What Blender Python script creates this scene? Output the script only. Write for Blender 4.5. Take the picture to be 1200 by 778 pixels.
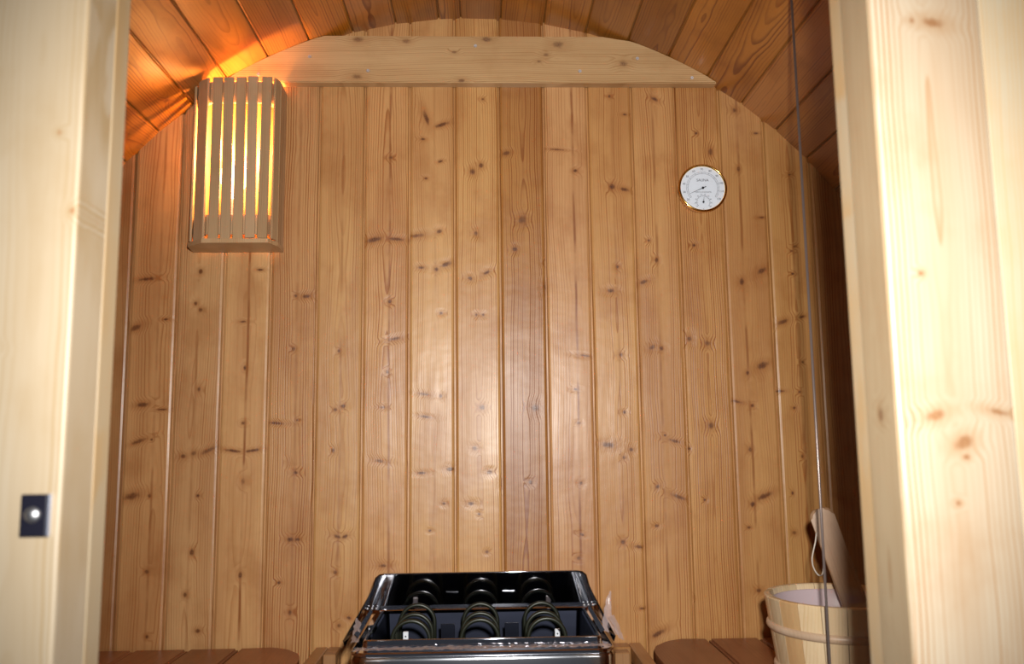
import bpy, bmesh, math, random
from mathutils import Vector, Matrix
for o in list(bpy.data.objects): bpy.data.objects.remove(o)
SC = bpy.context.scene
COL = SC.collection

# ------------------------------------------------ camera, world, lights, exposure
cam = bpy.data.cameras.new('camera'); cam_o = bpy.data.objects.new('camera', cam); COL.objects.link(cam_o)
cam.sensor_width = 36; cam.lens = 983.25/1200*36; cam.clip_start = .02
r_, u_, f_ = (0.999438,-0.031481,-0.011485), (0.007348,-0.128521,0.99168), (0.032695,0.991207,0.128217)
cam_o.matrix_world = Matrix(((r_[0],u_[0],-f_[0],0),(r_[1],u_[1],-f_[1],0),(r_[2],u_[2],-f_[2],1.0),(0,0,0,1)))
cam.dof.use_dof = True; cam.dof.focus_distance = 1.72; cam.dof.aperture_fstop = 5.0
SC.camera = cam_o
SC.view_settings.view_transform = 'Standard'; SC.view_settings.look = 'None'
SC.view_settings.exposure = 0.0; SC.view_settings.gamma = 1
w = bpy.data.worlds.new('world'); SC.world = w; w.use_nodes = True
w.node_tree.nodes['Background'].inputs[0].default_value = (.78,.84,1,1)
w.node_tree.nodes['Background'].inputs[1].default_value = .05
def lamp(name, kind, loc, energy, color, target=None, **kw):
    l = bpy.data.lights.new(name, kind); l.energy = energy; l.color = color
    for k, v in kw.items(): setattr(l, k, v)
    o = bpy.data.objects.new(name, l); COL.objects.link(o); o.location = loc
    if target: o.rotation_euler = (Vector(target)-Vector(loc)).to_track_quat('-Z','Y').to_euler()
    return o
lamp('camera_flash', 'SPOT', (.05,-.01,1.11), 109, (1,.97,.93), (.05,1.72,1.13),
     shadow_soft_size=.022, spot_size=math.radians(90), spot_blend=1.0)

# ------------------------------------------------ constants of the barrel
XC, ZC, RB = -.023, .937, .9724      # axis and inner radius
YB = 1.72                            # face of the back wall
YF0, YF1 = .66, .74                  # front wall: outer and inner face
YB2 = YB+.03

# ------------------------------------------------ helpers
def tag(o, label, cat, group=None):
    o['label'] = label; o['category'] = cat
    if group: o['group'] = group
    return o
def empty(name, loc=(0,0,0), parent=None):
    o = bpy.data.objects.new(name, None); COL.objects.link(o); o.location = loc; o.empty_display_size = .05
    if parent: o.parent = parent
    return o
def link(name, me, mat=None, parent=None, loc=(0,0,0), rot=None, smooth=False):
    o = bpy.data.objects.new(name, me); COL.objects.link(o)
    if mat and not me.materials: me.materials.append(mat)
    if smooth:
        for p in me.polygons: p.use_smooth = True
    o.location = loc
    if rot: o.rotation_euler = rot
    if parent: o.parent = parent
    return o
def mesh(vs, fs, name='m'):
    me = bpy.data.meshes.new(name); me.from_pydata([tuple(v) for v in vs], [], fs); me.update(); return me
def bm_mesh(bm, name='m'):
    bmesh.ops.recalc_face_normals(bm, faces=bm.faces[:])
    me = bpy.data.meshes.new(name); bm.to_mesh(me); bm.free(); return me
def prism(poly, z0, z1):
    """poly: xy outline; z0/z1: number or function of (x, y)"""
    f0 = z0 if callable(z0) else (lambda x, y: z0)
    f1 = z1 if callable(z1) else (lambda x, y: z1)
    n = len(poly)
    vs = [(x,y,f0(x,y)) for x,y in poly]+[(x,y,f1(x,y)) for x,y in poly]
    fs = [tuple(range(n))[::-1], tuple(range(n,2*n))]+[(i,(i+1)%n,n+(i+1)%n,n+i) for i in range(n)]
    bm = bmesh.new(); me = mesh(vs, fs); bm.from_mesh(me); bpy.data.meshes.remove(me)
    return bm_mesh(bm)
def box_bm(bm, x0,x1,y0,y1,z0,z1, bev=0, seg=2):
    vs = [bm.verts.new((x,y,z)) for x in (x0,x1) for y in (y0,y1) for z in (z0,z1)]
    fs = [bm.faces.new([vs[i] for i in q]) for q in ((0,1,3,2),(4,6,7,5),(0,4,5,1),(2,3,7,6),(0,2,6,4),(1,5,7,3))]
    if bev:
        es = list({e for f in fs for e in f.edges})
        bmesh.ops.bevel(bm, geom=es, offset=bev, segments=seg, affect='EDGES', profile=.5)
def box(x0,x1,y0,y1,z0,z1, bev=0, seg=2):
    bm = bmesh.new(); box_bm(bm,x0,x1,y0,y1,z0,z1,bev,seg); return bm_mesh(bm)
def tube_bm(bm, pts, r, n=10, closed=False, sx=1):
    pts = [Vector(p) for p in pts]; m = len(pts); rings = []
    up = None
    for i, p in enumerate(pts):
        a = pts[(i-1)%m] if (closed or i) else p
        b = pts[(i+1)%m] if (closed or i < m-1) else p
        t = (b-a).normalized()
        if up is None: up = t.orthogonal().normalized()
        up = (up-t*up.dot(t)).normalized(); s = t.cross(up)
        rr = r(i/(m-1)) if callable(r) else r
        rings.append([bm.verts.new(p+up*math.cos(2*math.pi*k/n)*rr+s*math.sin(2*math.pi*k/n)*rr*sx) for k in range(n)])
    for i in range(m if closed else m-1):
        A, B = rings[i], rings[(i+1)%m]
        for k in range(n): bm.faces.new((A[k],A[(k+1)%n],B[(k+1)%n],B[k]))
    if not closed:
        bm.faces.new(rings[0][::-1]); bm.faces.new(rings[-1])
def tube(pts, r, n=10, closed=False):
    bm = bmesh.new(); tube_bm(bm, pts, r, n, closed); return bm_mesh(bm)
def lathe(prof, n=64, cap=False):
    """prof: (r, z) list, spun about z"""
    bm = bmesh.new(); rings = []
    for r, z in prof:
        rings.append([bm.verts.new((r*math.cos(2*math.pi*k/n), r*math.sin(2*math.pi*k/n), z)) for k in range(n)])
    for A, B in zip(rings, rings[1:]):
        for k in range(n): bm.faces.new((A[k],A[(k+1)%n],B[(k+1)%n],B[k]))
    if cap: bm.faces.new(rings[0][::-1]); bm.faces.new(rings[-1])
    return bm_mesh(bm)

# ------------------------------------------------ materials
def new_mat(name):
    m = bpy.data.materials.new(name); m.use_nodes = True; nt = m.node_tree
    return m, nt, nt.nodes['Principled BSDF']
def simple(name, col, rough=.5, metal=0, **kw):
    m, nt, b = new_mat(name)
    b.inputs['Base Color'].default_value = (*col,1); b.inputs['Roughness'].default_value = rough; b.inputs['Metallic'].default_value = metal
    for k, v in kw.items(): b.inputs[k].default_value = v
    return m
class NB:
    def __init__(s, nt): s.nt = nt
    def n(s, t, **kw):
        nd = s.nt.nodes.new(t)
        for k, v in kw.items(): setattr(nd, k, v)
        return nd
    def put(s, sock, v):
        if isinstance(v, bpy.types.NodeSocket): s.nt.links.new(v, sock)
        else: sock.default_value = v
    def m(s, op, a, b=0, c=0):
        nd = s.n('ShaderNodeMath', operation=op); s.put(nd.inputs[0], a); s.put(nd.inputs[1], b); s.put(nd.inputs[2], c); return nd.outputs[0]
    def mr(s, v, a, b, c, d, smooth=True):
        nd = s.n('ShaderNodeMapRange'); nd.interpolation_type = 'SMOOTHSTEP' if smooth else 'LINEAR'
        s.put(nd.inputs[0], v)
        for i, q in enumerate((a,b,c,d)): s.put(nd.inputs[i+1], q)
        return nd.outputs[0]
    def noise(s, vec, scale=(1,1,1), off=(0,0,0), detail=2, rough=.5):
        mp = s.n('ShaderNodeMapping'); s.put(mp.inputs[0], vec); mp.inputs['Scale'].default_value = scale; s.put(mp.inputs['Location'], off)
        nd = s.n('ShaderNodeTexNoise'); s.put(nd.inputs['Vector'], mp.outputs[0]); nd.inputs['Scale'].default_value = 1
        nd.inputs['Detail'].default_value = detail; nd.inputs['Roughness'].default_value = rough
        return nd.outputs[0]
    def mix(s, f, a, b):
        nd = s.n('ShaderNodeMix', data_type='RGBA'); s.put(nd.inputs[0], f)
        for k, v in ((6,a),(7,b)):
            s.put(nd.inputs[k], v if isinstance(v, bpy.types.NodeSocket) else (*v[:3],1))
        return nd.outputs[2]

def wood_group():
    """a plank sawn from a log: growth rings about a wandering pith, knots, pith streak, fibres"""
    g = bpy.data.node_groups.new('wood', 'ShaderNodeTree'); I = g.interface
    for nm, ty, df in (('Vector','NodeSocketVector',None),('Knot','NodeSocketFloat',9.),('Base','NodeSocketColor',(.7,.4,.2,1)),
                       ('Ring','NodeSocketColor',(.4,.17,.06,1)),('KnotColor','NodeSocketColor',(.1,.03,.01,1)),
                       ('PithX','NodeSocketFloat',0.),('PithH','NodeSocketFloat',.006),('HAmp','NodeSocketFloat',.03),('Spacing','NodeSocketFloat',.004),
                       ('RingAmt','NodeSocketFloat',.5),('StreakX','NodeSocketFloat',0.),('Streak','NodeSocketFloat',0.),('Seed','NodeSocketFloat',0.)):
        so = I.new_socket(nm, in_out='INPUT', socket_type=ty)
        if df is not None: so.default_value = df
    I.new_socket('Color', in_out='OUTPUT', socket_type='NodeSocketColor')
    I.new_socket('Height', in_out='OUTPUT', socket_type='NodeSocketFloat')
    I.new_socket('Rough', in_out='OUTPUT', socket_type='NodeSocketFloat')
    B = NB(g); gi = B.n('NodeGroupInput').outputs; go = B.n('NodeGroupOutput')
    cmb = B.n('ShaderNodeCombineXYZ'); s13 = B.m('MULTIPLY', gi['Seed'], 13.7)
    B.put(cmb.inputs[0], s13); B.put(cmb.inputs[2], B.m('MULTIPLY', gi['Seed'], 5.3)); off = cmb.outputs[0]
    sep = B.n('ShaderNodeSeparateXYZ'); B.put(sep.inputs[0], gi['Vector']); x = sep.outputs[0]
    V = gi['Vector']
    zonly = lambda sc, det=2: B.noise(V, (.02,.02,sc), off, det)
    wx = B.m('SUBTRACT', zonly(1.6), .5)
    fine = B.m('SUBTRACT', B.noise(V, (22,22,9), off, 3), .5)
    # knot masks
    kn_ = B.m('SUBTRACT', B.noise(V, (140,140,60), off, 3, .65), .5)
    kd = B.m('ADD', B.m('MULTIPLY', gi['Knot'], 1.12), B.m('ADD', B.m('MULTIPLY', fine, .9), B.m('MULTIPLY', kn_, 1.3)))
    core = B.mr(kd, .30, 1.25, 1, 0); halo = B.mr(kd, .9, 4.0, 1, 0); near = B.mr(kd, .6, 3.2, 1, 0)
    px = B.m('ADD', gi['PithX'], B.m('MULTIPLY', wx, .035))
    dx = B.m('SUBTRACT', x, px)
    h = B.m('ADD', gi['PithH'], B.m('MULTIPLY', gi['HAmp'], B.m('SUBTRACT', zonly(2.6, 3), .5)))
    r = B.m('SQRT', B.m('ADD', B.m('MULTIPLY', dx, dx), B.m('MULTIPLY', h, h)))
    r = B.m('ADD', r, B.m('MULTIPLY', fine, .0035))
    r = B.m('ADD', r, B.m('MULTIPLY', halo, .006))
    ph = B.m('DIVIDE', r, gi['Spacing'])
    fr = B.m('FRACT', ph)
    line = B.m('MULTIPLY', B.mr(fr, .40, .90, 0, 1), B.mr(fr, .90, 1.0, 1, 0))
    # ring strength varies over the width of the plank
    amp = B.mr(B.noise(V, (35,35,.8), off, 2), .3, .72, .25, 1.25)
    line = B.m('MULTIPLY', line, amp)
    wn = B.n('ShaderNodeTexWhiteNoise', noise_dimensions='2D'); cb2 = B.n('ShaderNodeCombineXYZ')
    B.put(cb2.inputs[0], B.m('FLOOR', ph)); B.put(cb2.inputs[1], gi['Seed']); B.put(wn.inputs['Vector'], cb2.outputs[0])
    line = B.m('MULTIPLY', line, B.mr(wn.outputs['Value'], .1, 1, .25, 1.5, False))
    line = B.m('MULTIPLY', line, gi['RingAmt'])
    mott = B.noise(V, (14,14,2.2), off, 3)
    col = B.mix(B.mr(mott, .32, .7, 0, .42), gi['Base'], gi['Ring'])
    blot = B.mr(B.noise(V, (11,11,8), off, 4, .6), .46, .72, 0, .38)
    col = B.mix(blot, col, gi['Ring'])
    col = B.mix(B.m('MINIMUM', line, .9), col, gi['Ring'])
    fib = B.noise(V, (900,900,14), off, 2)
    col = B.mix(B.mr(fib, .35, .75, 0, .16), col, gi['Ring'])
    # reddish pith streak
    sx = B.m('ABSOLUTE', B.m('SUBTRACT', x, B.m('ADD', gi['StreakX'], B.m('ADD', B.m('MULTIPLY', wx, .008), B.m('MULTIPLY', fine, .004)))))
    st = B.m('MULTIPLY', B.mr(sx, .0004, .0042, 1, 0), B.mr(zonly(9,3), .38, .6, .2, 1))
    col = B.mix(B.m('MULTIPLY', st, gi['Streak']), col, B.mix(.25, gi['Ring'], gi['KnotColor']))
    col = B.mix(B.m('MULTIPLY', near, .42), col, gi['Ring'])
    kc = B.mix(B.mr(B.noise(V, (420,420,420), off, 2), .35, .65, 0, 1), gi['KnotColor'], gi['Ring'])
    kc = B.mix(.55, kc, gi['KnotColor'])
    col = B.mix(B.m('MULTIPLY', core, B.mr(B.noise(V, (18,18,18), off, 1), .3, .6, .72, 1)), col, kc)
    B.put(go.inputs['Color'], col)
    hgt = B.m('SUBTRACT', B.m('ADD', B.m('ADD', B.m('MULTIPLY', B.noise(V, (30,30,4), off, 2), .6), B.m('MULTIPLY', B.noise(V, (16,16,22), off, 2), .45)), B.m('MULTIPLY', fib, .04)), B.m('ADD', B.m('MULTIPLY', line, .05), B.m('MULTIPLY', B.m('MULTIPLY', halo, B.noise(V,(60,60,90),off,2)), .28)))
    B.put(go.inputs['Height'], hgt)
    B.put(go.inputs['Rough'], B.m('ADD', .29, B.m('MULTIPLY', mott, .18)))
    return g
WG = wood_group()
def wood(name, base, ring, knotc=(.09,.028,.010), knots=(), auto=0, seeded=False, px=0, ph=.006, hamp=.03, sp=.004, ramt=.5,
         stx=0, st=0, seed=0, bump=.35, tone=0, rough=0, axis=None, autoscale=7):
    """knots: (x mm, z mm, half width px, half height px, angle); auto: share of random knots"""
    m, nt, b = new_mat(name); B = NB(nt)
    V = B.n('ShaderNodeTexCoord').outputs['Object']
    if axis:                                   # grain along another local axis
        mp = B.n('ShaderNodeMapping'); B.put(mp.inputs[0], V); mp.inputs['Rotation'].default_value = axis; V = mp.outputs[0]
    gnode = B.n('ShaderNodeGroup'); gnode.node_tree = WG
    if seeded:
        at = B.n('ShaderNodeAttribute', attribute_type='OBJECT', attribute_name='seed'); sd = at.outputs['Fac']
    else: sd = seed
    M = 9.0
    for kx, kz, a, c, ang in knots:
        mp = B.n('ShaderNodeMapping', vector_type='TEXTURE'); B.put(mp.inputs[0], V)
        mp.inputs['Location'].default_value = (kx/1000, 0, kz/1000)
        mp.inputs['Rotation'].default_value = (0, -math.radians(ang), 0)
        mp.inputs['Scale'].default_value = (a*.00155, 10, c*.00155)
        ln = B.n('ShaderNodeVectorMath', operation='LENGTH'); B.put(ln.inputs[0], mp.outputs[0])
        M = B.m('MINIMUM', M, ln.outputs['Value'])
    if auto:
        mp = B.n('ShaderNodeMapping'); B.put(mp.inputs[0], V); mp.inputs['Scale'].default_value = (autoscale*1.6, .01, autoscale)
        cm = B.n('ShaderNodeCombineXYZ'); B.put(cm.inputs[0], B.m('MULTIPLY', sd, 3.7) if seeded else seed*3.7); B.put(cm.inputs[2], B.m('MULTIPLY', sd, 9.1) if seeded else seed*9.1)
        B.put(mp.inputs['Location'], cm.outputs[0])
        vo = B.n('ShaderNodeTexVoronoi', voronoi_dimensions='3D', feature='F1'); B.put(vo.inputs['Vector'], mp.outputs[0]); vo.inputs['Scale'].default_value = 1
        sc = B.n('ShaderNodeSeparateColor'); B.put(sc.inputs[0], vo.outputs['Color'])
        size = B.m('MULTIPLY', B.mr(sc.outputs[0], 1-auto, 1, .0, .05, False), autoscale/7)
        size = B.m('ADD', size, B.m('MULTIPLY', B.m('GREATER_THAN', sc.outputs[0], 1-auto), .022))
        M = B.m('MINIMUM', M, B.m('DIVIDE', vo.outputs['Distance'], B.m('MAXIMUM', size, .0001)))
    for k, v in (('Vector',V),('Knot',M),('Base',(*base,1)),('Ring',(*ring,1)),('KnotColor',(*knotc,1)),('PithX',px),('PithH',ph),
                 ('HAmp',hamp),('Spacing',sp),('RingAmt',ramt),('StreakX',stx),('Streak',st),('Seed',sd)):
        B.put(gnode.inputs[k], v)
    if seeded:
        B.put(gnode.inputs['PithX'], B.m('MULTIPLY', B.m('SUBTRACT', B.m('FRACT', B.m('MULTIPLY', sd, .617)), .5), .06))
        B.put(gnode.inputs['PithH'], B.m('MULTIPLY', B.m('FRACT', B.m('MULTIPLY', sd, .371)), .03))
    col = gnode.outputs['Color']
    if seeded:
        hs = B.n('ShaderNodeHueSaturation'); B.put(hs.inputs['Color'], col)
        B.put(hs.inputs['Value'], B.m('ADD', .84, B.m('MULTIPLY', B.m('FRACT', B.m('MULTIPLY', sd, .737)), .3)))
        B.put(hs.inputs['Saturation'], B.m('ADD', .95, B.m('MULTIPLY', B.m('FRACT', B.m('MULTIPLY', sd, .459)), .09)))
        col = hs.outputs[0]
    B.put(b.inputs['Base Color'], col)
    B.put(b.inputs['Roughness'], B.m('ADD', gnode.outputs['Rough'], rough))
    bp = B.n('ShaderNodeBump'); bp.inputs['Strength'].default_value = bump; bp.inputs['Distance'].default_value = .004
    B.put(bp.inputs['Height'], gnode.outputs['Height']); B.put(b.inputs['Normal'], bp.outputs[0])
    b.inputs['Specular IOR Level'].default_value = .5
    return m

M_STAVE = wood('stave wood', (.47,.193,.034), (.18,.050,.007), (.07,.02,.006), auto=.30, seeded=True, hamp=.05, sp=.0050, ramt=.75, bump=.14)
M_PINE = wood('pale door pine', (.48,.40,.275), (.50,.31,.13), (.27,.13,.05), auto=.06, seeded=True, hamp=.03, sp=.0036, ramt=.5, bump=.12, rough=.05)
M_BENCH = wood('bench wood', (.33,.125,.042), (.18,.055,.018), (.06,.02,.01), seeded=True, sp=.005, ramt=.4, bump=.2)
M_GUARD = wood('rail wood', (.46,.24,.09), (.27,.11,.035), seeded=True, sp=.005, ramt=.4, bump=.2)
M_SLAT = wood('lamp slat wood', (.50,.34,.19), (.33,.19,.085), seeded=True, sp=.003, ramt=.55, bump=.2, auto=.04)
M_PALE = wood('pale bucket wood', (.70,.55,.35), (.56,.39,.19), seeded=True, sp=.004, ramt=.45, bump=.15)
M_STEEL = simple('screw steel', (.62,.62,.64), .42, 1)
M_DARK = simple('dark gap', (.03,.012,.006), .8)

# ------------------------------------------------ the barrel: back wall of vertical planks
def arc_top(x): return ZC+math.sqrt(max(RB*RB-(x-XC)**2, .0004))
def arc_bot(x): return ZC-math.sqrt(max(RB*RB-(x-XC)**2, .0004))
PLANK_W = .095
def plank_profile(w=PLANK_W, t=.028, g=.0017, b=.0055):
    h = w/2
    return [(-h,t),(-h,.008),(-h+g,.008),(-h+g,b),(-h+g+b*.3,b*.3),(-h+g+b,0),(-w/6,0),(w/6,0),(h-g-b,0),(h-g-b*.3,b*.3),(h-g,b),(h-g,.008),(h,.008),(h,t)]
wall_back = empty('wall_back', (XC,YB,0)); wall_back['kind'] = 'structure'
KN = {
 0: [(-15,1338,12,3,5), (27,1254,5,2,0), (-33,1237,10,4,25), (-13,1080,9,3.5,8), (27,1070,8,1.5,0), (-16,1007,11,2.5,20), (9,1010,2,2,0), (-23,899,13,5,15), (9,899,3,3,0), (11,752,4,3,0), (16,629,3,3,0)],
 1: [(-1,1353,3,3.5,0), (-9,1286,3,3,0), (2,1273,3,3,0), (4,1110,3,5,0), (-22,976,5,3.5,0), (-2,982,4,4,0), (27,987,11,3,25), (10,898,3,3,0), (2,788,3,5,0), (-8,707,3,3.5,0), (19,638,4,3,0)],
 2: [(26,1356,5,2,0), (-6,1248,6,2,0), (0,1153,2.5,4,0), (-19,986,13,2.5,-8), (20,986,12,2.5,8), (0,1041,3,3,0), (3,742,3,5,0)],
 3: [(27,1300,7,3,5), (5,1301,2.5,2.5,0), (3,1191,2.5,3,0), (-27,1040,11,2,-4), (13,1046,2,2,0), (13,941,4,3,0), (4,810,5,3.5,0), (19,810,4,3,0), (-16,727,3,2.5,0), (7,670,3,4,0)],
 4: [(0,1186,2.5,3,0), (-5,1066,3,3,0), (10,1073,4,3,20), (-9,984,3,3.5,0), (3,814,6,3,-20), (17,814,6,3,20), (-1,745,3,3,0), (8,643,3,3,0), (28,657,4,2.5,-20)],
 5: [(8,1596,3,3,0), (-26,1419,13,4,12), (20,1420,13,3,-5), (8,1288,3,3,0), (18,1210,10,2.5,12), (4,1142,2.5,3,0), (-6,1070,5,2,0), (-10,962,8,3,-10), (-1,756,7,3,0)],
 6: [(-12,1683,4,14,18), (21,1669,11,3,18), (-19,1637,4,2,0), (18,1588,4,2,15), (-13,1551,3,2,0), (-32,1427,13,3.5,5), (15,1436,4,3,30), (28,1365,9,3.5,20), (9,1355,4,4,0), (-22,1359,5,2.5,0), (19,1263,3,2.5,0), (-16,1096,9,2.5,-8), (18,1092,2.5,3,0), (-14,1050,9,2,-8), (37,944,6,3,0), (-21,937,7,2,0), (24,876,2.5,2.5,0), (-4,823,2.5,2,0)],
 7: [(13,1726,2.5,2.5,0), (-10,1566,4.5,5,0), (9,1579,4,4,0), (-3,1432,3,4,0), (-16,1336,4,3,-20), (19,1348,6,3,30), (-3,1259,2.5,2.5,0), (11,1259,2.5,2.5,0), (7,1068,4.5,4,0), (-8,985,4,3.5,0), (22,937,4,3,0), (-16,875,5.5,3,0), (0,854,2.5,2.5,0), (15,780,2.5,2,0)],
 8: [(-33,1606,6,3,10), (-1,1460,6,6,0), (-17,1397,3.5,3.5,0), (21,1066,6,6,0), (9,916,3,3,0)],
 9: [(-20,1614,12,1.5,-4), (31,1172,9,2,-8), (10,1103,4,2,0), (15,1034,3,2,0), (17,913,3,3,0), (16,811,4,2,-20), (9,765,3,3,30), (19,1567,4,3,0)],
 10: [(1,1733,2.5,2.5,0), (33,1692,4,2,0), (1,1532,4.5,4.5,0), (28,1526,8,3,-15), (8,1359,2.5,3,0), (-8,1308,6,3,0), (10,1173,3.5,3.5,0), (14,1055,2.5,2.5,0), (-21,989,10,5,-5), (26,979,4,3.5,0), (10,963,2.5,3,0), (3,795,4,3.5,0), (36,785,7,2.5,-8), (39,665,5,2,0)],
 11: [(3,1727,6,3,-30), (-4,1373,3,4,0), (-19,1415,2.5,2.5,0), (-33,1326,7,3,20), (-20,1188,6,4,30), (0,1186,3.5,3.5,0), (1,1007,2,2,0), (21,995,10,2.5,-15), (-17,904,4,3,30), (24,883,12,3,-20), (-22,826,3,2,0), (-25,617,11,3.5,28)],
 12: [(-4,1650,2.5,2.5,0), (-18,1404,3,3,0), (-36,1205,4,5,0), (2,1196,4.5,4.5,0), (2,1025,5,5,0), (-44,979,2,3,0), (-17,876,2,2,0)],
 13: [(-13,1702,4,4,0), (31,1650,4,1.8,0), (-11,1571,3,4,0), (33,1464,5,1.8,0), (-15,1326,3.5,5,0), (29,1349,9,4.5,30), (21,1149,10,5,22), (-12,1133,2.5,4,0), (-6,1066,3,3,0), (-36,1074,8,2,-12), (-14,976,3,4,0), (11,882,12,4,22), (-14,866,4,4,0), (-24,820,3,2,0), (-10,696,4,3,0)],
 14: [(4,1558,4,2,10), (7,1401,4,2,20), (-1,1391,3,2,0), (-1,1342,2.5,2,0), (-26,1240,9,3.5,20), (14,1250,5,2.5,15), (9,1155,2.5,2.5,0), (0,1093,2.5,2.5,0), (-13,1060,2.5,2.5,0), (-2,961,2,3,0), (-26,887,2,3,0), (-41,1095,7,2,0), (-27,808,3,3,0)],
}
#      base colour          ring amt, px, ph, streak x, streak
TINT = {
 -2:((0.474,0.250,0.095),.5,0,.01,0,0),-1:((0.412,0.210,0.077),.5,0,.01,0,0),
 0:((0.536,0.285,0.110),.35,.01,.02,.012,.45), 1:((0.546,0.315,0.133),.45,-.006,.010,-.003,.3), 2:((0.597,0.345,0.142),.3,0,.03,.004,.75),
 3:((0.546,0.300,0.120),.75,.006,.008,.008,.35), 4:((0.597,0.345,0.133),.45,.004,.012,.003,.4), 5:((0.603,0.335,0.129),.6,.006,.010,.008,.6),
 6:((0.628,0.365,0.142),.4,.004,.005,.006,.2), 7:((0.628,0.360,0.129),.6,.002,.004,.004,.15), 8:((0.453,0.220,0.062),1.0,.003,.003,.002,.2),
 9:((0.603,0.335,0.138),.55,.012,.02,.014,.8), 10:((0.587,0.320,0.112),.55,.002,.004,.006,.25), 11:((0.577,0.315,0.116),.6,.004,.010,-.003,.5),
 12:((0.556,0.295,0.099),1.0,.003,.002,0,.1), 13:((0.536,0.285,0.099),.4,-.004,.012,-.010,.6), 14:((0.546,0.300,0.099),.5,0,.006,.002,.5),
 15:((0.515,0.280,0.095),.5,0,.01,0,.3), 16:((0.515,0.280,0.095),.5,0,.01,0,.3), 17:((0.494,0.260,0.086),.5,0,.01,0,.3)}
X0 = -.726
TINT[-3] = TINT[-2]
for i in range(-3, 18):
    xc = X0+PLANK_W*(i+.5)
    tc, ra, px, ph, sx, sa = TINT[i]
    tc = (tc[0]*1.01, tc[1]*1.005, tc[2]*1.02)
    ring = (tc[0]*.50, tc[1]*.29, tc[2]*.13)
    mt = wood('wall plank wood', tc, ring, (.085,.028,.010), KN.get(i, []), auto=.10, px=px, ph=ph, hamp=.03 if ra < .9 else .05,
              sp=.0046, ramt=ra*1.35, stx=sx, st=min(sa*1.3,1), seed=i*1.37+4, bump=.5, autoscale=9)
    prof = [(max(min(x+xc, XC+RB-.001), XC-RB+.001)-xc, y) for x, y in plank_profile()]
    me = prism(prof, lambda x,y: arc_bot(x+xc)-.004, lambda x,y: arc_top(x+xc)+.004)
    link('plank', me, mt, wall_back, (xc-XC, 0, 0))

# ------------------------------------------------ staves all round: ceiling above, side walls below
ceiling = empty('ceiling', (XC,YF1,ZC)); ceiling['kind'] = 'structure'
wall_left = empty('wall_left', (XC-RB,YF1,ZC)); wall_left['kind'] = 'structure'
wall_right = empty('wall_right', (XC+RB,YF1,ZC)); wall_right['kind'] = 'structure'
seen = [-42.6,-37.2,-31.9,-26.2,-20.7,-15.2,-9.7,-4.2,-1.4,3.7,9.2,14.7,20.2,25.7,31.2,36.7,42.2,47.5,52.8]
angs = list(seen)
while angs[-1] < 180: angs.append(angs[-1]+5.5)
lo = seen[0]
while lo > -174: lo -= 5.5; angs.insert(0, lo)
angs[-1] = angs[0]+360
rnd = random.Random(7)
cache = {}
for a0, a1 in zip(angs, angs[1:]):
    am = (a0+a1)/2; wdt = round(2*RB*math.sin(math.radians(a1-a0)/2), 4)
    if wdt not in cache:
        h = wdt/2; t = .036; k = math.tan(math.radians(a1-a0)/2); b = .003; g = .0008
        prof = [(-h-k*t,t),(-h-k*.008,.008),(-h+g,.008),(-h+g,b),(-h+g+b*.3,b*.3),(-h+g+b,0),(h-g-b,0),(h-g-b*.3,b*.3),(h-g,b),(h-g,.008),(h+k*.008,.008),(h+k*t,t)]
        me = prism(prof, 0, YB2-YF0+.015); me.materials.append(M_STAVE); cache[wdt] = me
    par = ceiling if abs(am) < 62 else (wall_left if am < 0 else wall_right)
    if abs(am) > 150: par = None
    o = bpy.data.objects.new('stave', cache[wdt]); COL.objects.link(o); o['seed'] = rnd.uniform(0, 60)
    # local x across, y outwards, z along the barrel
    A = math.radians(am); rr = RB*math.cos(math.radians(a1-a0)/2)
    out = Vector((math.sin(A),0,math.cos(A))); zl = Vector((0,1,0)); xl = out.cross(zl)
    pos = Vector((XC,YF0-.01,ZC))+out*rr
    mw = Matrix(((xl.x,out.x,zl.x,pos.x),(xl.y,out.y,zl.y,pos.y),(xl.z,out.z,zl.z,pos.z),(0,0,0,1)))
    if par is None:
        if 'floor' not in bpy.data.objects:
            floor = empty('floor', (XC,YF1,.06)); floor['kind'] = 'structure'
        par = floor
    o.parent = par; o.matrix_basis = Matrix.Translation(-par.location) @ mw
for k in range(8):
    me = box(-.046,.046,-.012,.012,0,YB-YF1-.02,.002,1)
    o = link('floor_board', me, M_BENCH, floor, (-.3535+.101*k, .005, .0), (-math.pi/2,0,0)); o['seed'] = 3.1*k

# ------------------------------------------------ front wall with the doorway
OX0, OX1, OZ = -.323, .328, 1.80
wall_front = empty('wall_front', (XC,YF0,0)); wall_front['kind'] = 'structure'
def front_plank(x0, x1, zlo, zhi, seed):
    xc = (x0+x1)/2; wd = x1-x0
    prof = [(x, y) for x, y in plank_profile(wd, YF1-YF0-.012, .0009, .003)]
    me = prism(prof, zlo, zhi)
    o = link('plank', me, M_PINE, wall_front, (xc-XC, .006, 0)); o['seed'] = seed
def edge_plank(x0, x1, seed, zlo=None):
    xc = (x0+x1)/2
    z0 = (lambda x,y: arc_bot(x+xc)+.002) if zlo is None else zlo
    prof = plank_profile(x1-x0, YF1-YF0-.012, .0009, .003)
    prof = [(max(min(x+xc, XC+RB-.002), XC-RB+.002)-xc, y) for x, y in prof]
    o = link('plank', prism(prof, z0, lambda x,y: arc_top(x+xc)-.002), M_PINE, wall_front, (xc-XC,.006,0)); o['seed'] = seed
x = .423; k = 0
while x < XC+RB-.01: edge_plank(x, min(x+.112, XC+RB-.002), 20.3+k*1.9); x += .112; k += 1
x = -.418; k = 0
while x > XC-RB+.01: edge_plank(max(x-.112, XC-RB+.002), x, 33.7+k*2.3); x -= .112; k += 1
for k in range(7): edge_plank(-.418+k*.12014, -.418+(k+1)*.12014, 51+k*1.7, OZ+.045)
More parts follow.
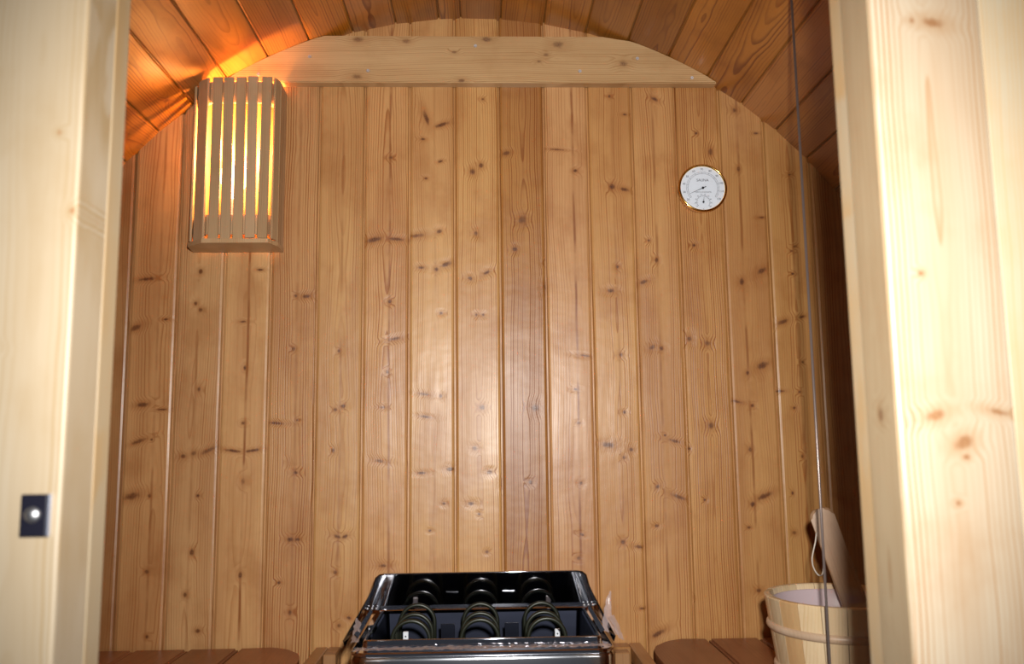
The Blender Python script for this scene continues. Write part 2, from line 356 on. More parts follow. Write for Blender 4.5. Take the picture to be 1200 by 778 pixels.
KP_R = [(6,1347,7,3.6,-12),(-12,1349,2.2,2.6,0),(-17,1016,6,3,15),(4,994,5.5,3.6,20),(5,983,2,1.6,0),(35,1018,8,2,-12),(-4,947,1.6,1.6,0),(-20,1131,1.8,1.8,0)]
M_POSTR = wood('right door frame pine', (.47,.395,.29), (.34,.19,.085), (.24,.11,.045), KP_R, px=-.004, ph=.004, hamp=.035, sp=.0046, ramt=1.1, seed=8.2, bump=.1, rough=.06)
KP_L = [(30,1250,2,2,0),(-34,1300,5,2.5,0),(-28,1085,8,2,-20),(44,1185,2.4,2.4,0)]
M_POSTL = wood('left door frame pine', (.52,.435,.315), (.40,.28,.145), (.36,.18,.08), KP_L, px=.015, ph=.02, hamp=.03, sp=.0040, ramt=.9, seed=3.3, bump=.1, rough=.06)
M_JAMBR = wood('grey weathered jamb pine', (.43,.34,.215), (.32,.21,.11), (.20,.11,.06), [(-27,1018,3.6,4.4,0)], px=-.03, ph=.02, hamp=.02, sp=.0026, ramt=.6, seed=5, bump=.1, axis=(0,0,math.pi/2))
frame = empty('trim_1', (0,YF0,0)); frame['kind'] = 'structure'
# members lie as front post + back lining strip, each a single length of timber
link('frame_post', box(-.0475,.0475,0,.052,.03,OZ,.0025), M_POSTR, frame, (.3755,0,0))
link('jamb_lining', box(-.001,.0,.0025,.0515,.031,OZ-.001), M_JAMBR, frame, (.3282,0,0))
o = link('lining_strip', box(-.048,.048,.0522,.080,.03,OZ,.002), M_PINE, frame, (.3765,0,0)); o['seed'] = 71.3
link('frame_post', box(-.0475,.0475,0,.052,.03,OZ,.0025), M_POSTL, frame, (-.3705,0,0))
o = link('lining_strip', box(-.048,.048,.0522,.080,.03,OZ,.002), M_PINE, frame, (-.3715,0,0)); o['seed'] = 45.1
o = link('frame_head', box(-.0225,.0225,0,.08,-.420,.423,.0025), M_PINE, frame, (.0,0,OZ+.0225), (0,math.pi/2,0)); o['seed'] = 12.9
o = link('threshold', box(-.03,.03,0,.08,-.323,.328,.0025), M_PINE, frame, (0,0,0), (0,math.pi/2,0)); o['seed'] = 17.9

# ------------------------------------------------ catch plate
cp = empty('catch_plate', (-.3411,YF0,.948)); tag(cp, 'small black catch plate with a round silver button on left door post', 'catch')
link('plate', box(-.0098,.0098,-.004,0,-.0158,.0158,.0008), simple('black plastic', (.012,.012,.022), .3), cp)
link('plate_edge', box(.0099,.0116,-.0035,0,-.0158,.0158,.0003), simple('plate edge metal', (.55,.6,.75), .25, .8), cp)
link('button', lathe([(.0001,.0035),(.0022,.0035),(.0034,.0028),(.0050,.0020),(.0062,.0005),(.0062,0)], 24), M_STEEL, cp, (-.0005,-.004,.0005), (math.pi/2,0,0), True)

# ------------------------------------------------ cross board under the ceiling
RBM = RB-.0015
def arcb(x): return ZC+math.sqrt(RBM*RBM-(x-XC)**2)
ZB0, ZB1 = 1.7525, 1.8555
xl = XC-math.sqrt(RBM**2-(ZB0+.007-ZC)**2); xr = XC+math.sqrt(RBM**2-(ZB0+.003-ZC)**2)
xtl, xtr = -.285, .258
def arc_pts(a, b, n=12): return [(a+(b-a)*k/n, arcb(a+(b-a)*k/n)) for k in range(n+1)]
poly = [(xr, ZB0), (xr, ZB0+.003)]+[p for p in arc_pts(xr-.004, .315)][1:]+[(xtr, ZB1),(xtl, ZB1)]+arc_pts(-.335, xl+.004)+[(xl, ZB0)]
zm = (ZB0+ZB1)/2
bm = bmesh.new(); n = len(poly)
fr = [bm.verts.new((px_, 0, pz-zm)) for px_, pz in poly]; bk = [bm.verts.new((px_, .024, pz-zm)) for px_, pz in poly]
ff = bm.faces.new(fr); bm.faces.new(bk[::-1])
for k in range(n): bm.faces.new((fr[k],bk[k],bk[(k+1)%n],fr[(k+1)%n]))
bmesh.ops.bevel(bm, geom=[e for e in ff.edges], offset=.002, segments=2, affect='EDGES')
# grain runs sideways: mesh is turned so that local z lies along world x
me = bm_mesh(bm); me.transform(Matrix.Rotation(math.radians(90), 4, 'Y'))      # world x -> local -z
BK = [(-.263,1.848,9,5),(-.266,1.765,10,5),(-.162,1.844,7,4),(.009,1.849,8,4),(.162,1.838,10,6),(.3,1.796,7,5),(-.045,1.757,6,3),(.135,1.815,5,3),(-.06,1.82,4,2),(.12,1.80,4,2)]
kn = [((pz-zm)*1000, -px_*1000, b_*1.0, a_*1.0, 0) for px_, pz, a_, b_ in BK]
M_BEAM = wood('cross board pine', (.61,.41,.205), (.40,.215,.08), (.16,.07,.03), kn, px=.0, ph=.003, hamp=.03, sp=.0045, ramt=.75, seed=2.6, bump=.3)
cross = link('cross_board', me, M_BEAM, None, (0,YB-.0245,zm), (0,math.radians(-90),0))
tag(cross, 'pale horizontal board with clipped arched ends screwed high on the back wall', 'board')
def screw(parent, x, z, y):
    # parent turned about y by -90: world (x, z) -> local
    o = link('screw', lathe([(.0001,-.0006),(.0012,-.0006),(.0016,-.0012),(.0034,-.0012),(.0038,0),(.0038,.002)], 16), M_STEEL, parent)
    o.matrix_parent_inverse = Matrix.Identity(4)
    o.matrix_basis = parent.matrix_basis.inverted() @ Matrix.Translation((x,y,z)) @ Matrix.Rotation(math.radians(-90),4,'X')
    return o
for sx_, sz_ in ((-.471,1.769),(-.365,1.809),(-.242,1.778),(-.015,1.834),(.207,1.778),(.331,1.807),(.447,1.764)): screw(cross, sx_, sz_, YB-.0248)

# ------------------------------------------------ wall lamp with a slatted wooden shade
LX, LY, LZ0, LZ1 = -.500, YB, 1.400, 1.735
shade = empty('wall_lamp', (LX,LY,LZ0)); tag(shade, 'slatted wooden corner wall lamp glowing orange near the left ceiling', 'lamp')
# plan outline of the slat ring, from the back left round to the back right (local)
def facet(p, q, n, wd, thick=.0025, jit=.008):
    P, Q = Vector((*p,0)), Vector((*q,0)); d = (Q-P).normalized(); a = math.atan2(d.y, d.x)
    for k in range(n):
        c = P+(Q-P)*((k+.5)/n)
        me = box(-wd/2,wd/2,-thick,thick,0,LZ1-LZ0,.0008,1)
        o = link('slat', me, M_SLAT, shade, (c.x,c.y,.002+rnd.uniform(-.0015,.0015)), (0,rnd.uniform(-jit,jit),a)); o['seed'] = rnd.uniform(0,50)
facet((-.098,.001),(-.087,-.0605), 3, .0158, jit=0); facet((-.083,-.057),(-.051,-.083), 1, .0330, jit=.002)
facet((-.0465,-.0835),(.0735,-.0835), 5, .0196)
facet((.077,-.078),(.083,-.056), 1, .021, jit=.002); facet((.083,-.056),(.081,.001), 3, .0188, jit=0)
inner = [(-.092,-.004),(-.085,-.048),(-.050,-.0775),(.070,-.0775),(.077,-.052),(.076,-.004)]
def ring_board(name, z0, z1, wall):
    bm = bmesh.new(); n = len(inner)
    c = Vector((-.008,-.03))
    inn = [tuple(c+(Vector(p)-c)*(1-wall)) for p in inner]
    inn[0] = (inn[0][0], inner[0][1]); inn[-1] = (inn[-1][0], inner[-1][1])
    V = [[bm.verts.new((x,y,z)) for x,y in pts] for pts, z in ((inner,z0),(inner,z1),(inn,z0),(inn,z1))]
    for k in range(n-1):
        bm.faces.new((V[0][k],V[0][k+1],V[1][k+1],V[1][k])); bm.faces.new((V[2][k+1],V[2][k],V[3][k],V[3][k+1]))
        bm.faces.new((V[1][k],V[1][k+1],V[3][k+1],V[3][k])); bm.faces.new((V[0][k+1],V[0][k],V[2][k],V[2][k+1]))
    for k in (0,n-1): bm.faces.new((V[0][k],V[1][k],V[3][k],V[2][k]))
    o = link(name, bm_mesh(bm), M_SLAT, shade); o['seed'] = 9.4
H = LZ1-LZ0
ring_board('hoop', H-.050, H-.006, .10); ring_board('hoop', .012, .052, .10)
o = link('base_board', prism([(-.100,-.004),(-.093,-.056),(-.055,-.090),(.075,-.090),(.086,-.056),(.085,-.004)], -.008, .0005), M_SLAT, shade); o['seed'] = 4
m_, nt_, b_ = new_mat('lit bulb'); b_.inputs['Emission Color'].default_value = (1,.60,.25,1); b_.inputs['Emission Strength'].default_value = 14; b_.inputs['Base Color'].default_value = (1,.8,.6,1)
prof = [(.0001,.085)]+[(.027*math.sin(t), .050+.035*math.cos(t)) for t in [i*math.pi/14 for i in range(1,11)]]+[(.014,.0)]
blb = link('bulb', lathe(prof, 32), m_, shade, (-.010,-.042,.090), None, True)
link('bulb_socket', lathe([(.0001,0),(.018,0),(.021,-.012),(.021,-.05),(.030,-.055),(.030,-.062),(.0001,-.062)], 32), simple('white porcelain', (.7,.66,.6), .3), shade, (-.010,-.042,.090), None, True)
lamp('bulb_light', 'POINT', (LX-.010,LY-.042,LZ0+.198), 8.0, (1,.47,.14), shadow_soft_size=.018)

# ------------------------------------------------ thermometer and hygrometer dial
GX, GZ, GR = .4615, 1.5225, .0512
gauge = empty('thermo_hygrometer', (GX,YB,GZ)); tag(gauge, 'round white thermometer and hygrometer dial with gold rim on the back wall', 'thermometer')
gauge.rotation_euler = (0,0,0)
M_GOLD = simple('polished gold brass', (.83,.50,.13), .16, 1)
RX = (math.pi/2,0,0)            # lathe axis z -> world -y
link('gold_case', lathe([(GR-.004,.0),(GR-.002,.002),(GR-.001,.012),(GR,.018),(GR+.0006,.0205),(GR-.0003,.0225),(GR-.0022,.0232),(GR-.0038,.0225),(GR-.0045,.020)], 96), M_GOLD, gauge, (0,0,0), RX, True)
dial = link('dial', lathe([(.0001,.0203),(GR-.004,.0203),(GR-.004,.002)], 96), simple('white dial', (.70,.74,.80), .45), gauge, (0,0,0), RX)
INK = simple('dial ink', (.09,.09,.11), .6)
def on_dial(name, me, mat=INK, h=.0206): return link(name, me, mat, dial, (0,0,h))
def flat(bm, pts, t=.0002):
    vs = [bm.verts.new((x,y,0)) for x,y in pts]+[bm.verts.new((x,y,t)) for x,y in pts]; n = len(pts)
    bm.faces.new(vs[:n][::-1]); bm.faces.new(vs[n:])
    for k in range(n): bm.faces.new((vs[k],vs[(k+1)%n],vs[n+(k+1)%n],vs[n+k]))
def arcband(bm, cx, cy, r0, r1, a0, a1, n=60):
    A = [math.radians(a0+(a1-a0)*k/n) for k in range(n+1)]
    for p, q in zip(A, A[1:]):
        flat(bm, [(cx+r*math.cos(a), cy+r*math.sin(a)) for r, a in ((r0,p),(r1,p),(r1,q),(r0,q))])
def tick(bm, cx, cy, r0, r1, a, wd):
    a = math.radians(a); d = Vector((math.cos(a),math.sin(a))); s = Vector((-d.y,d.x))*wd/2; c = Vector((cx,cy))
    flat(bm, [tuple(c+d*r0-s), tuple(c+d*r1-s), tuple(c+d*r1+s), tuple(c+d*r0+s)])
bm = bmesh.new()
SA0, SA1 = 218, -36
arcband(bm, 0,0,.0345,.0349,SA0,SA1); arcband(bm, 0,0,.0308,.0310,SA0,SA1)
for k in range(101):
    a = SA0+(SA1-SA0)*k/100
    tick(bm, 0,0,.0311,.0346 if k%10==0 else (.0335 if k%5==0 else .0328), a, .0005 if k%10==0 else .00028)
on_dial('temperature_scale', bm_mesh(bm))
SY = -.0305
bm = bmesh.new(); arcband(bm, 0,SY,.0140,.0143,214,-34,40)
for k in range(41):
    a = 214-248*k/40
    tick(bm, 0,SY,.0120 if k%4==0 else .0130,.0141, a, .0005 if k%4==0 else .0003)
on_dial('humidity_scale', bm_mesh(bm))
dg = bpy.context.evaluated_depsgraph_get
def text_mesh(txt, size, x, y, rot=0):
    cu = bpy.data.curves.new('t', 'FONT'); cu.body = txt; cu.size = size; cu.align_x = 'CENTER'; cu.align_y = 'CENTER'; cu.resolution_u = 3; cu.extrude = .00008
    to = bpy.data.objects.new('t', cu); COL.objects.link(to); bpy.context.view_layer.update()
    me = bpy.data.meshes.new_from_object(to.evaluated_get(dg())); bpy.data.objects.remove(to)
    me.transform(Matrix.Translation((x,y,0.0002)) @ Matrix.Rotation(rot,4,'Z')); me.materials.clear(); return me
def join_mesh(ms):
    bm = bmesh.new()
    for m_ in ms: bm.from_mesh(m_)
    return bm_mesh(bm)
for k, t in enumerate(range(20,130,10)):
    a = math.radians(SA0+(SA1-SA0)*k/10); r = .0405
    on_dial('numeral', text_mesh(str(t), .0062, r*math.cos(a), r*math.sin(a)))
for tx, ts, ty in (('SAUNA',.0078,.0168),('THERMO-HYGROMETER',.0033,-.0090),('%',.0045,-.0460)): on_dial('lettering', text_mesh(tx, ts, 0, ty))
nums = [text_mesh(str(10*(k+1)), .0036, .0168*math.cos(math.radians(214-248*k/9)), SY+.0168*math.sin(math.radians(214-248*k/9))) for k in range(10)]
for m_ in nums: on_dial('numeral', m_)
HAND = simple('black hand', (.008,.008,.01), .35)
def hand(cx, cy, ang, lf, lb, wd, hub):
    bm = bmesh.new(); a = math.radians(ang); d = Vector((math.cos(a),math.sin(a))); s = Vector((-d.y,d.x)); c = Vector((cx,cy))
    flat(bm, [tuple(c-d*lb-s*wd), tuple(c+d*lf-s*wd*.25), tuple(c+d*lf+s*wd*.25), tuple(c-d*lb+s*wd)], .0005)
    flat(bm, [(cx+hub*math.cos(t),cy+hub*math.sin(t)) for t in [2*math.pi*k/20 for k in range(20)]], .0012)
    return bm_mesh(bm)
on_dial('needle', hand(0,0,204,.0305,.0075,.0008,.0026), HAND, .0215)
on_dial('needle', hand(0,SY,81,.0120,.003,.0006,.0021), HAND, .0215)
mg, nt, b = new_mat('clear glass')
for nd in list(nt.nodes): nt.nodes.remove(nd)
def clear(nt, ior=1.45, tint=(1,1,1), rough=0.0, amt=None):
    B = NB(nt); out = B.n('ShaderNodeOutputMaterial'); mx = B.n('ShaderNodeMixShader'); tr = B.n('ShaderNodeBsdfTransparent'); gl = B.n('ShaderNodeBsdfGlossy')
    tr.inputs[0].default_value = (*tint,1); gl.inputs['Roughness'].default_value = rough
    if amt is None:
        f = B.n('ShaderNodeFresnel'); f.inputs[0].default_value = ior; B.put(mx.inputs[0], f.outputs[0])
    else: mx.inputs[0].default_value = amt
    nt.links.new(tr.outputs[0], mx.inputs[1]); nt.links.new(gl.outputs[0], mx.inputs[2]); nt.links.new(mx.outputs[0], out.inputs[0])
clear(nt, rough=.03)
link('dial_glass', lathe([(.0001,.0264),(.012,.0262),(.024,.0256),(.036,.0246),(.044,.0236),(GR-.004,.0226)], 64), mg, gauge, (0,0,0), RX, True)

# ------------------------------------------------ benches
def bench(name, label, xs, y0, y1, round_side, seed, legs):
    b = empty(name, (xs[0],y0,.56)); tag(b, label, 'bench')
    z0, z1 = .582, .607
    for k, (xa, xb) in enumerate(zip(xs, xs[1:])):
        g = .0022; xa2, xb2 = xa+g, xb-g
        pts = []
        if (round_side == 1 and k == len(xs)-2):
            R1 = .075; pts = [(xa2,y0),(xb2,y0)]+[(xb2-R1+R1*math.cos(t), y1-R1*1.6+R1*1.6*math.sin(t)) for t in [math.pi/2*i/8 for i in range(9)]]+[(xa2,y1)]
        elif (round_side == -1 and k == 0):
            R1 = .075; pts = [(xb2,y0),(xb2,y1)]+[(xa2+R1-R1*math.cos(t), y1-R1*1.6+R1*1.6*math.sin(t)) for t in [math.pi/2*i/8 for i in range(8,-1,-1)]]+[(xa2,y0)]
        else: pts = [(xa2,y0),(xb2,y0),(xb2,y1),(xa2,y1)]
        cx = (xa+xb)/2
        bm = bmesh.new(); n = len(pts)
        lo_ = [bm.verts.new((x-cx, z0-.595, y-y0)) for x,y in pts]; hi = [bm.verts.new((x-cx, z1-.595, y-y0)) for x,y in pts]
        ft = bm.faces.new(hi); bm.faces.new(lo_[::-1])
        for i in range(n): bm.faces.new((lo_[i],lo_[(i+1)%n],hi[(i+1)%n],hi[i]))
        bmesh.ops.bevel(bm, geom=list(ft.edges), offset=.004, segments=2, affect='EDGES')
        bmesh.ops.scale(bm, vec=(1,-1,1), verts=bm.verts)
        # local z = along the board (world y), local y = down
        o = link('board', bm_mesh(bm), M_BENCH, b, (cx-xs[0], 0, .595-.56), (-math.pi/2,0,0)); o['seed'] = seed+k*2.3
    for yy in legs:
        o = link('bearer', box(-.018,.018,-.02,.0215,min(xs)+.03,max(xs)-.03,.002,1), M_GUARD, b, (-xs[0],yy-y0,-.0215+.022), (0,math.pi/2,0)); o['seed'] = seed+yy
    return b
bl = bench('bench', 'low reddish brown slatted bench along the left wall, left of the heater', [-.888,-.785,-.681,-.577,-.480,-.340], .80, YB-.012, 1, 3, (.95,1.6))
br = bench('bench', 'low reddish brown bench in the right back corner under the bucket', [.309,.438,.540,.642,.744,.842], 1.262, YB-.006, -1, 11, (1.35,1.6))

# ------------------------------------------------ heater guard rails
def rail(label, s):
    g = empty('guard_rail', (s*.27,YB,.6)); tag(g, label, 'rail')
    x0 = .285 if s > 0 else -.335
    def p(name, x0, x1, y0, y1, z0, z1, rot=True):
        if rot:      # grain along y
            o = link(name, box(-(x1-x0)/2,(x1-x0)/2,-(z1-z0)/2,(z1-z0)/2,0,y1-y0,.002,1), M_GUARD, g, ((x0+x1)/2-s*.27, y0-YB, (z0+z1)/2-.6), (-math.pi/2,0,0))
        else:
            o = link(name, box(x0,x1,y0,y1,z0,z1,.002,1), M_GUARD, g, (-s*.27,-YB,-.6))
        o['seed'] = rnd.uniform(0,30)
    if s > 0:
        p('side_rail', .280,.304,1.28,1.716,.570,.601); p('post', .243,.272,1.650,1.678,.085,.598,False)
        p('cross_piece', .243,.279,1.680,1.716,.570,.601,False); p('post', .275,.299,1.25,1.278,.085,.598,False)
    else:
        p('side_rail', -.334,-.310,1.28,1.716,.570,.604); p('post', -.308,-.284,1.650,1.678,.085,.605,False)
        p('cross_piece', -.309,-.284,1.680,1.716,.570,.604,False); p('post', -.326,-.302,1.25,1.278,.085,.598,False)
rail('wooden guard rail right of the heater, fixed to the back wall', 1)
rail('wooden guard rail left of the heater, fixed to the back wall', -1)

# ------------------------------------------------ electric heater
HX, HY = -.0055, 1.66
ht = empty('sauna_heater', (HX,HY,.25)); tag(ht, 'polished steel electric sauna heater with three groups of black heating coils', 'heater')
def chrome(name, rough, col, bumpy=0):
    m, nt, b = new_mat(name); b.inputs['Metallic'].default_value = 1; b.inputs['Base Color'].default_value = (*col,1); b.inputs['Roughness'].default_value = rough
    if bumpy:
        B = NB(nt); V = B.n('ShaderNodeTexCoord').outputs['Object']
        bp = B.n('ShaderNodeBump'); bp.inputs['Strength'].default_value = bumpy; bp.inputs['Distance'].default_value = .002
        B.put(bp.inputs['Height'], B.noise(V, (9,9,14), (0,0,0), 2)); B.put(b.inputs['Normal'], bp.outputs[0])
    return m
M_CHR = chrome('polished steel', .06, (.62,.63,.68), .25)
M_PANEL = chrome('steel front panel', .14, (.60,.62,.66), .1)
M_CHEEK = chrome('cheek steel', .1, (.16,.165,.19), .3)
M_INNER = chrome('inner steel', .28, (.030,.034,.052), .3)
def hm(name, me, mat, smooth=False): return link(name, me, mat, ht, (-HX,-HY,-.25), None, smooth)
def rrect(x0,x1,y0,y1,r,n=6):
    P = []
    for cx, cy, a in ((x1-r,y1-r,0),(x0+r,y1-r,90),(x0+r,y0+r,180),(x1-r,y0+r,270)):
        P += [(cx+r*math.cos(math.radians(a+90*k/n)), cy+r*math.sin(math.radians(a+90*k/n))) for k in range(n+1)]
    return P
def rings_mesh(rings, cap0=False, cap1=False):
    bm = bmesh.new(); R = [[bm.verts.new(p) for p in r] for r in rings]; n = len(R[0])
    for A, B_ in zip(R, R[1:]):
        for k in range(n): bm.faces.new((A[k],A[(k+1)%n],B_[(k+1)%n],B_[k]))
    if cap0: bm.faces.new(R[0][::-1])
    if cap1: bm.faces.new(R[-1])
    return bm_mesh(bm)
hx0, hx1 = -.2105, .1985
def rr(off, z, y0=1.335, y1=1.655): return [(x,y,z) for x,y in rrect(hx0+off,hx1-off,y0+off,y1-off,max(.026-off,.006))]
hm('front_casing', rings_mesh([rr(.000,.25), rr(0,.668), rr(.0012,.673), rr(.004,.676)], True), M_PANEL, True)
hm('top_rim', rings_mesh([rr(.003,.674), rr(.0002,.676), rr(.0002,.6795), rr(.002,.6812), rr(.016,.6825), rr(.0185,.684), rr(.0185,.6925), rr(.0195,.6945), rr(.0215,.6955), rr(.0235,.695), rr(.0245,.693), rr(.0245,.684)]), M_CHR)
hm('rim_bead', tube([(x,y,.6945) for x,y,z in rr(.0210,0)], .0016, 8, True), M_CHR, True)
hm('well', rings_mesh([rr(.0245,.686), rr(.029,.60), rr(.032,.56)], False, True), M_INNER, True)
# raised reflector at the back, with folded cheeks
bm = bmesh.new()
P = [(-.2215,.694),(-.2065,.742),(-.203,.752),(-.196,.7575),(-.187,.759),(.168,.759),(.177,.7575),(.184,.752),(.187,.742),(.200,.694)]
for y_, flip in ((1.604,0),(1.607,1)):
    pass
def plate(P3, t):
    """P3: list of 3d points of a nearly flat sheet, t: thickness vector"""
    bm = bmesh.new(); n = len(P3); T = Vector(t)
    A = [bm.verts.new(Vector(p)) for p in P3]; B_ = [bm.verts.new(Vector(p)+T) for p in P3]
    bm.faces.new(A); bm.faces.new(B_[::-1])
    for k in range(n): bm.faces.new((A[k],B_[k],B_[(k+1)%n],A[(k+1)%n]))
    return bm_mesh(bm)
hm('back_reflector', plate([(x,1.600+(z-.694)*-.10,z) for x,z in P], (0,.0015,0)), M_CHR)
hm('reflector_lip', tube([(x,1.600+(z-.694)*-.10,z) for x,z in P], .0017, 6), M_CHR, True)
hm('ledge', box(-.196,.184,1.585,1.601,.6925,.6965,.0012,1), M_CHR)
for s, xa, xb in ((-1,-.2215,-.2065),(1,.200,.187)):
    hm('cheek', plate([(xa,1.600,.694),(xb,1.596,.742),(xb+s*.004,1.55,.728),(xa+s*.004,1.372,.692),(xa+s*.001,1.372,.684),(xa,1.600,.684)], (-s*.0012,0,0)), M_CHEEK)
    hm('side_fold', plate([(xa-s*.016,1.575,.695),(xa-s*.010,1.590,.697),(xa+s*-.012,1.385,.698),(xa-s*.019,1.375,.695)], (0,0,.0012)), M_CHR)
    for k in range(3):
        o = link('screw', lathe([(.0001,.0022),(.0016,.0018),(.0024,.0006),(.0026,0)], 12), M_STEEL, ht, (xa-s*(.004+.008*k)-HX, 1.594-HY, .698-.25), (math.radians(60),0,0), True)
# three groups of three loops
M_COIL = simple('dark olive heating tube', (.018,.021,.013), .36, .3)
for gx in (-.1235,-.011,.0985):
    grp = empty('coil_group', (gx-HX,0,0), ht)
    for k, yy in enumerate((1.425,1.492,1.560)):
        r = .0305; zt = (.7095,.7065,.7095)[k]
        pts = [(-r,yy,.585)]+[(-r*math.cos(t), yy, zt-r+r*math.sin(t)) for t in [math.pi*i/22 for i in range(23)]]+[(r,yy,.585)]
        link('heating_loop', tube(pts, .0036, 10), M_COIL, grp, (0,-HY,-.25), None, True)
for bx in (-.067,.043):
    hm('baffle', box(bx-.012,bx+.012,1.50,1.503,.57,.688,.0005,1), M_INNER)
WHT = simple('white ceramic', (.72,.75,.8), .4)
for bx in (-.139,.122): 
    hm('terminal_block', box(bx-.0045,bx+.0045,1.498,1.504,.655,.6765,.0008,1), WHT)
    hm('terminal_hole', lathe([(.0001,0),(.0014,0),(.0014,-.0005)], 12), simple('terminal black', (.01,.01,.01), .5)).matrix_basis = Matrix.Translation((bx-HX,1.4975-HY,.669-.25)) @ Matrix.Rotation(math.pi/2,4,'X')
# left over protective film
mf, nt, b = new_mat('protective film')
b.inputs['Base Color'].default_value = (.50,.42,.42,1); b.inputs['Roughness'].default_value = .22; b.inputs['Alpha'].default_value = .5
def film(c0, c1, n=14, amp=.004, seed=1):
    """ruled sheet between two polylines"""
    R_ = random.Random(seed); bm = bmesh.new(); rows = []
    for i in range(n+1):
        t = i/n; k = t*(len(c0)-1); a = min(int(k), len(c0)-2); u = k-a
        p = Vector(c0[a]).lerp(Vector(c0[a+1]), u); q = Vector(c1[a]).lerp(Vector(c1[a+1]), u)
        rows.append([bm.verts.new(p.lerp(q, j/4)+Vector((R_.uniform(-1,1),R_.uniform(-1,1),R_.uniform(-1,1)))*amp) for j in range(5)])
    for A, B_ in zip(rows, rows[1:]):
        for j in range(4): bm.faces.new((A[j],A[j+1],B_[j+1],B_[j]))
    return bm_mesh(bm)
hm('protective_film', film([(.188,1.42,.690),(.193,1.43,.712),(.198,1.44,.732),(.206,1.445,.748)], [(.215,1.40,.686),(.209,1.42,.706),(.207,1.435,.718),(.209,1.44,.748)], 12, .0012, 2), mf, True)
hm('protective_film', film([(.196,1.40,.716),(.203,1.385,.704),(.207,1.365,.690)], [(.207,1.41,.716),(.214,1.39,.700),(.216,1.365,.686)], 8, .001, 3), mf, True)
hm('protective_film', film([(-.216,1.44,.712),(-.215,1.41,.698),(-.213,1.37,.689)], [(-.207,1.44,.706),(-.205,1.41,.696),(-.200,1.37,.690)], 10, .0015, 5), mf, True)
mc = simple('crumpled film', (.55,.50,.52), .12, .6, Alpha=.55)
hm('protective_film', film([(-.206,1.340,.6842),(.0,1.337,.6840),(.194,1.340,.6842)], [(-.200,1.350,.6865),(.0,1.349,.6868),(.188,1.350,.6865)], 90, .0011, 9), mc)

# ------------------------------------------------ glass door, swung into the room
door = empty('door_1', (.350,.772,.06)); door['kind'] = 'structure'
F = Vector((.4955,1.25,0)); Hh = Vector((.350,.772,0)); dv = (F-Hh); L = dv.length; dv.normalize(); ang = math.atan2(dv.y, dv.x)
mgd, nt, b = new_mat('door glass')
for nd in list(nt.nodes): nt.nodes.remove(nd)
clear(nt, tint=(.97,.955,.94), rough=.02, amt=.025)
link('pane', box(0,L-.0006,-.0018,.0018,0,1.68), mgd, door, (0,0,0), (0,0,ang))
me_ = simple('polished glass edge', (.30,.25,.24), .30, .6); 
bm = bmesh.new(); pts = [(L+.0015*math.cos(t), .0019*math.sin(t)) for t in [math.pi*(-.5+i/8) for i in range(9)]]+[(L-.0006,.0019),(L-.0006,-.0019)]
bm.free(); link('polished_edge', prism(pts, 0, 1.68), me_, door, (0,0,0), (0,0,ang), True)
for z in (.25,1.50):
    link('hinge', box(-.022,.045,-.010,.010,-.03,.03,.003,2), M_STEEL, door, (0,0,z-.06), (0,0,ang))

# ------------------------------------------------ wooden bucket
BX, BY, BZ0, BZ1 = .5705, 1.382, .608, .747
RT, RBt = .1180, .0985
bk_ = empty('bucket', (BX,BY,BZ0)); tag(bk_, 'pale wooden stave bucket with a wooden hoop on the right bench behind the glass', 'bucket')
NS = 20
M_ORST = wood('orange bucket stave wood', (.64,.42,.19), (.42,.20,.07), seeded=True, sp=.005, ramt=.6, bump=.15)
for k in range(NS):
    a0 = 2*math.pi*k/NS+.0045; a1 = 2*math.pi*(k+1)/NS-.0045
    bm = bmesh.new(); th = .0105; rows = []
    h = BZ1-BZ0
    for z, ro in ((0,RBt),(h-.002,RT-.0003),(h,RT-.002)):
        ri = ro-th if z < h else ro-th+.0035
        rows.append([(r*math.cos(a), r*math.sin(a), z) for r, a in ((ro,a0),(ro,a0*.67+a1*.33),(ro,a0*.33+a1*.67),(ro,a1),(ri,a1),(ri,(a0+a1)/2),(ri,a0))])
    V = [[bm.verts.new(p) for p in r] for r in rows]
    for A, B_ in zip(V, V[1:]):
        for i in range(7): bm.faces.new((A[i],A[(i+1)%7],B_[(i+1)%7],B_[i]))
    bm.faces.new(V[0][::-1]); bm.faces.new(V[-1])
    deg = math.degrees((a0+a1)/2) % 360
    o = link('stave', bm_mesh(bm), M_ORST if 200 < deg < 214 else M_PALE, bk_); o['seed'] = 3.3*k+1
    if 200 < deg < 214: o['label'] = 'darker orange stave'
def hoop(z, rad):
    prof = [(rad-.001+.0078*math.cos(t)*.75, z+.0068*math.sin(t)) for t in [math.pi*(-.5+i/8) for i in range(9)]]
    return lathe([(rad-.003,z-.0068)]+prof+[(rad-.003,z+.0068)], 72)
def rad_at(z): return RBt+(RT-RBt)*z/(BZ1-BZ0)
M_HOOP = wood('hoop wood', (.60,.46,.33), (.42,.28,.17), seed=4, sp=.004, ramt=.3, bump=.1)
for z in (.092,.028): link('hoop', hoop(z, rad_at(z)), M_HOOP, bk_, (0,0,0), None, True)
link('liner', lathe([(rad_at(.130)-.0112,.130),(rad_at(.130)-.0130,.1305),(rad_at(.130)-.0140,.129),(rad_at(.10)-.0142,.10),(rad_at(.012)-.0142,.012),(.0001,.011)], 72), simple('pinkish plastic liner', (.56,.45,.47), .35), bk_, (0,0,0), None, True)
link('bottom', lathe([(.0001,.002),(RBt-.0115,.002),(RBt-.0115,.009),(.0001,.009)], 48), M_PALE, bk_)

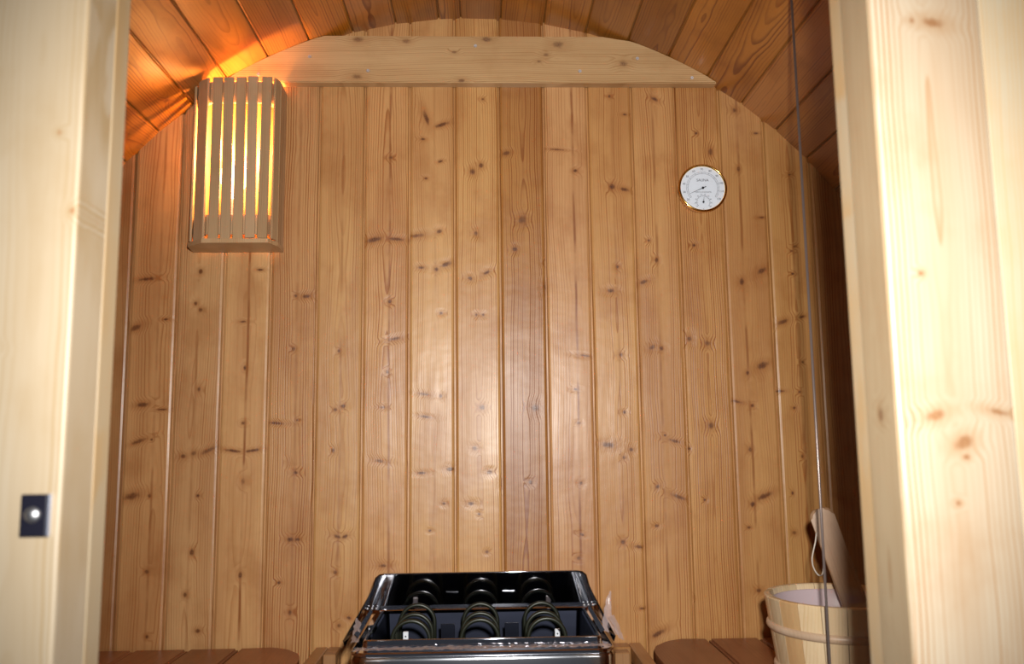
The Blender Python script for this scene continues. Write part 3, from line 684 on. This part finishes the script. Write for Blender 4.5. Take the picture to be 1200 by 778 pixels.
# ------------------------------------------------ ladle leaning in the bucket
T = Vector((.558,1.415,.881)); Bo = Vector((.620,1.392,.665))
ax = (T-Bo); LL = ax.length; ax.normalize()
n0 = Vector((-.28,-1,0)); n0 = (n0-ax*n0.dot(ax)).normalized(); xx = ax.cross(n0)*-1
lad = empty('ladle', Bo); tag(lad, 'wooden ladle with a wide flat handle leaning in the bucket', 'ladle')
# local: z along handle, x across, y towards the back
yl = -n0; xl_ = yl.cross(ax)
MW = Matrix(((xl_.x,yl.x,ax.x),(xl_.y,yl.y,ax.y),(xl_.z,yl.z,ax.z))).to_4x4()
M_LAD = wood('ladle wood', (.42,.27,.16), (.28,.16,.085), seed=6.6, sp=.004, ramt=.5, bump=.2, px=.01, ph=.01)
def outline(w0, w1, r=.014):
    pts = [(-w0,0),(w0,0),(w1,LL-r)]
    pts += [(w1-r+r*math.cos(t), LL-r+r*math.sin(t)) for t in [math.pi/2*i/6 for i in range(1,7)]]
    pts += [(-w1+r-r*math.sin(t), LL-r+r*math.cos(t)) for t in [math.pi/2*i/6 for i in range(0,7)]]
    return pts
bm = bmesh.new(); o_ = outline(.0200,.0195)
fr = [bm.verts.new((x,-.0065,z)) for x,z in o_]; bk = [bm.verts.new((x,.0065,z)) for x,z in o_]
ff = bm.faces.new(fr); fb = bm.faces.new(bk[::-1])
for k in range(len(o_)): bm.faces.new((fr[k],bk[k],bk[(k+1)%len(o_)],fr[(k+1)%len(o_)]))
bmesh.ops.bevel(bm, geom=list(ff.edges), offset=.0035, segments=1, affect='EDGES')
hd = link('handle', bm_mesh(bm), M_LAD, lad); hd.matrix_basis = MW
sc_ = link('scoop', lathe([(.0001,-.018),(.014,-.017),(.024,-.009),(.028,.006),(.0255,.006),(.022,-.006),(.012,-.013),(.0001,-.014)], 40), M_LAD, lad, (.004,-.012,-.014), None, True)
cord = [(.546,1.402,.842),(.541,1.398,.828),(.5355,1.396,.812),(.533,1.396,.800),(.535,1.398,.788),(.541,1.400,.777),(.547,1.400,.773),(.5525,1.402,.779),(.555,1.404,.795),(.556,1.404,.812),(.554,1.404,.828)]
def cat(P, n=5):
    P = [Vector(p) for p in P]; out = []
    for i in range(len(P)):
        p0,p1,p2,p3 = P[i-1],P[i],P[(i+1)%len(P)],P[(i+2)%len(P)]
        for k in range(n):
            t = k/n; out.append(.5*((2*p1)+(p2-p0)*t+(2*p0-5*p1+4*p2-p3)*t*t+(3*p1-p0-3*p2+p3)*t**3))
    return out
o = link('hanging_cord', tube([p-Bo for p in cat([(x+.004,y+.008,z) for x,y,z in cord])], .0011, 8, True), simple('white cord', (.62,.56,.48), .7), lad, (0,0,0), None, True)
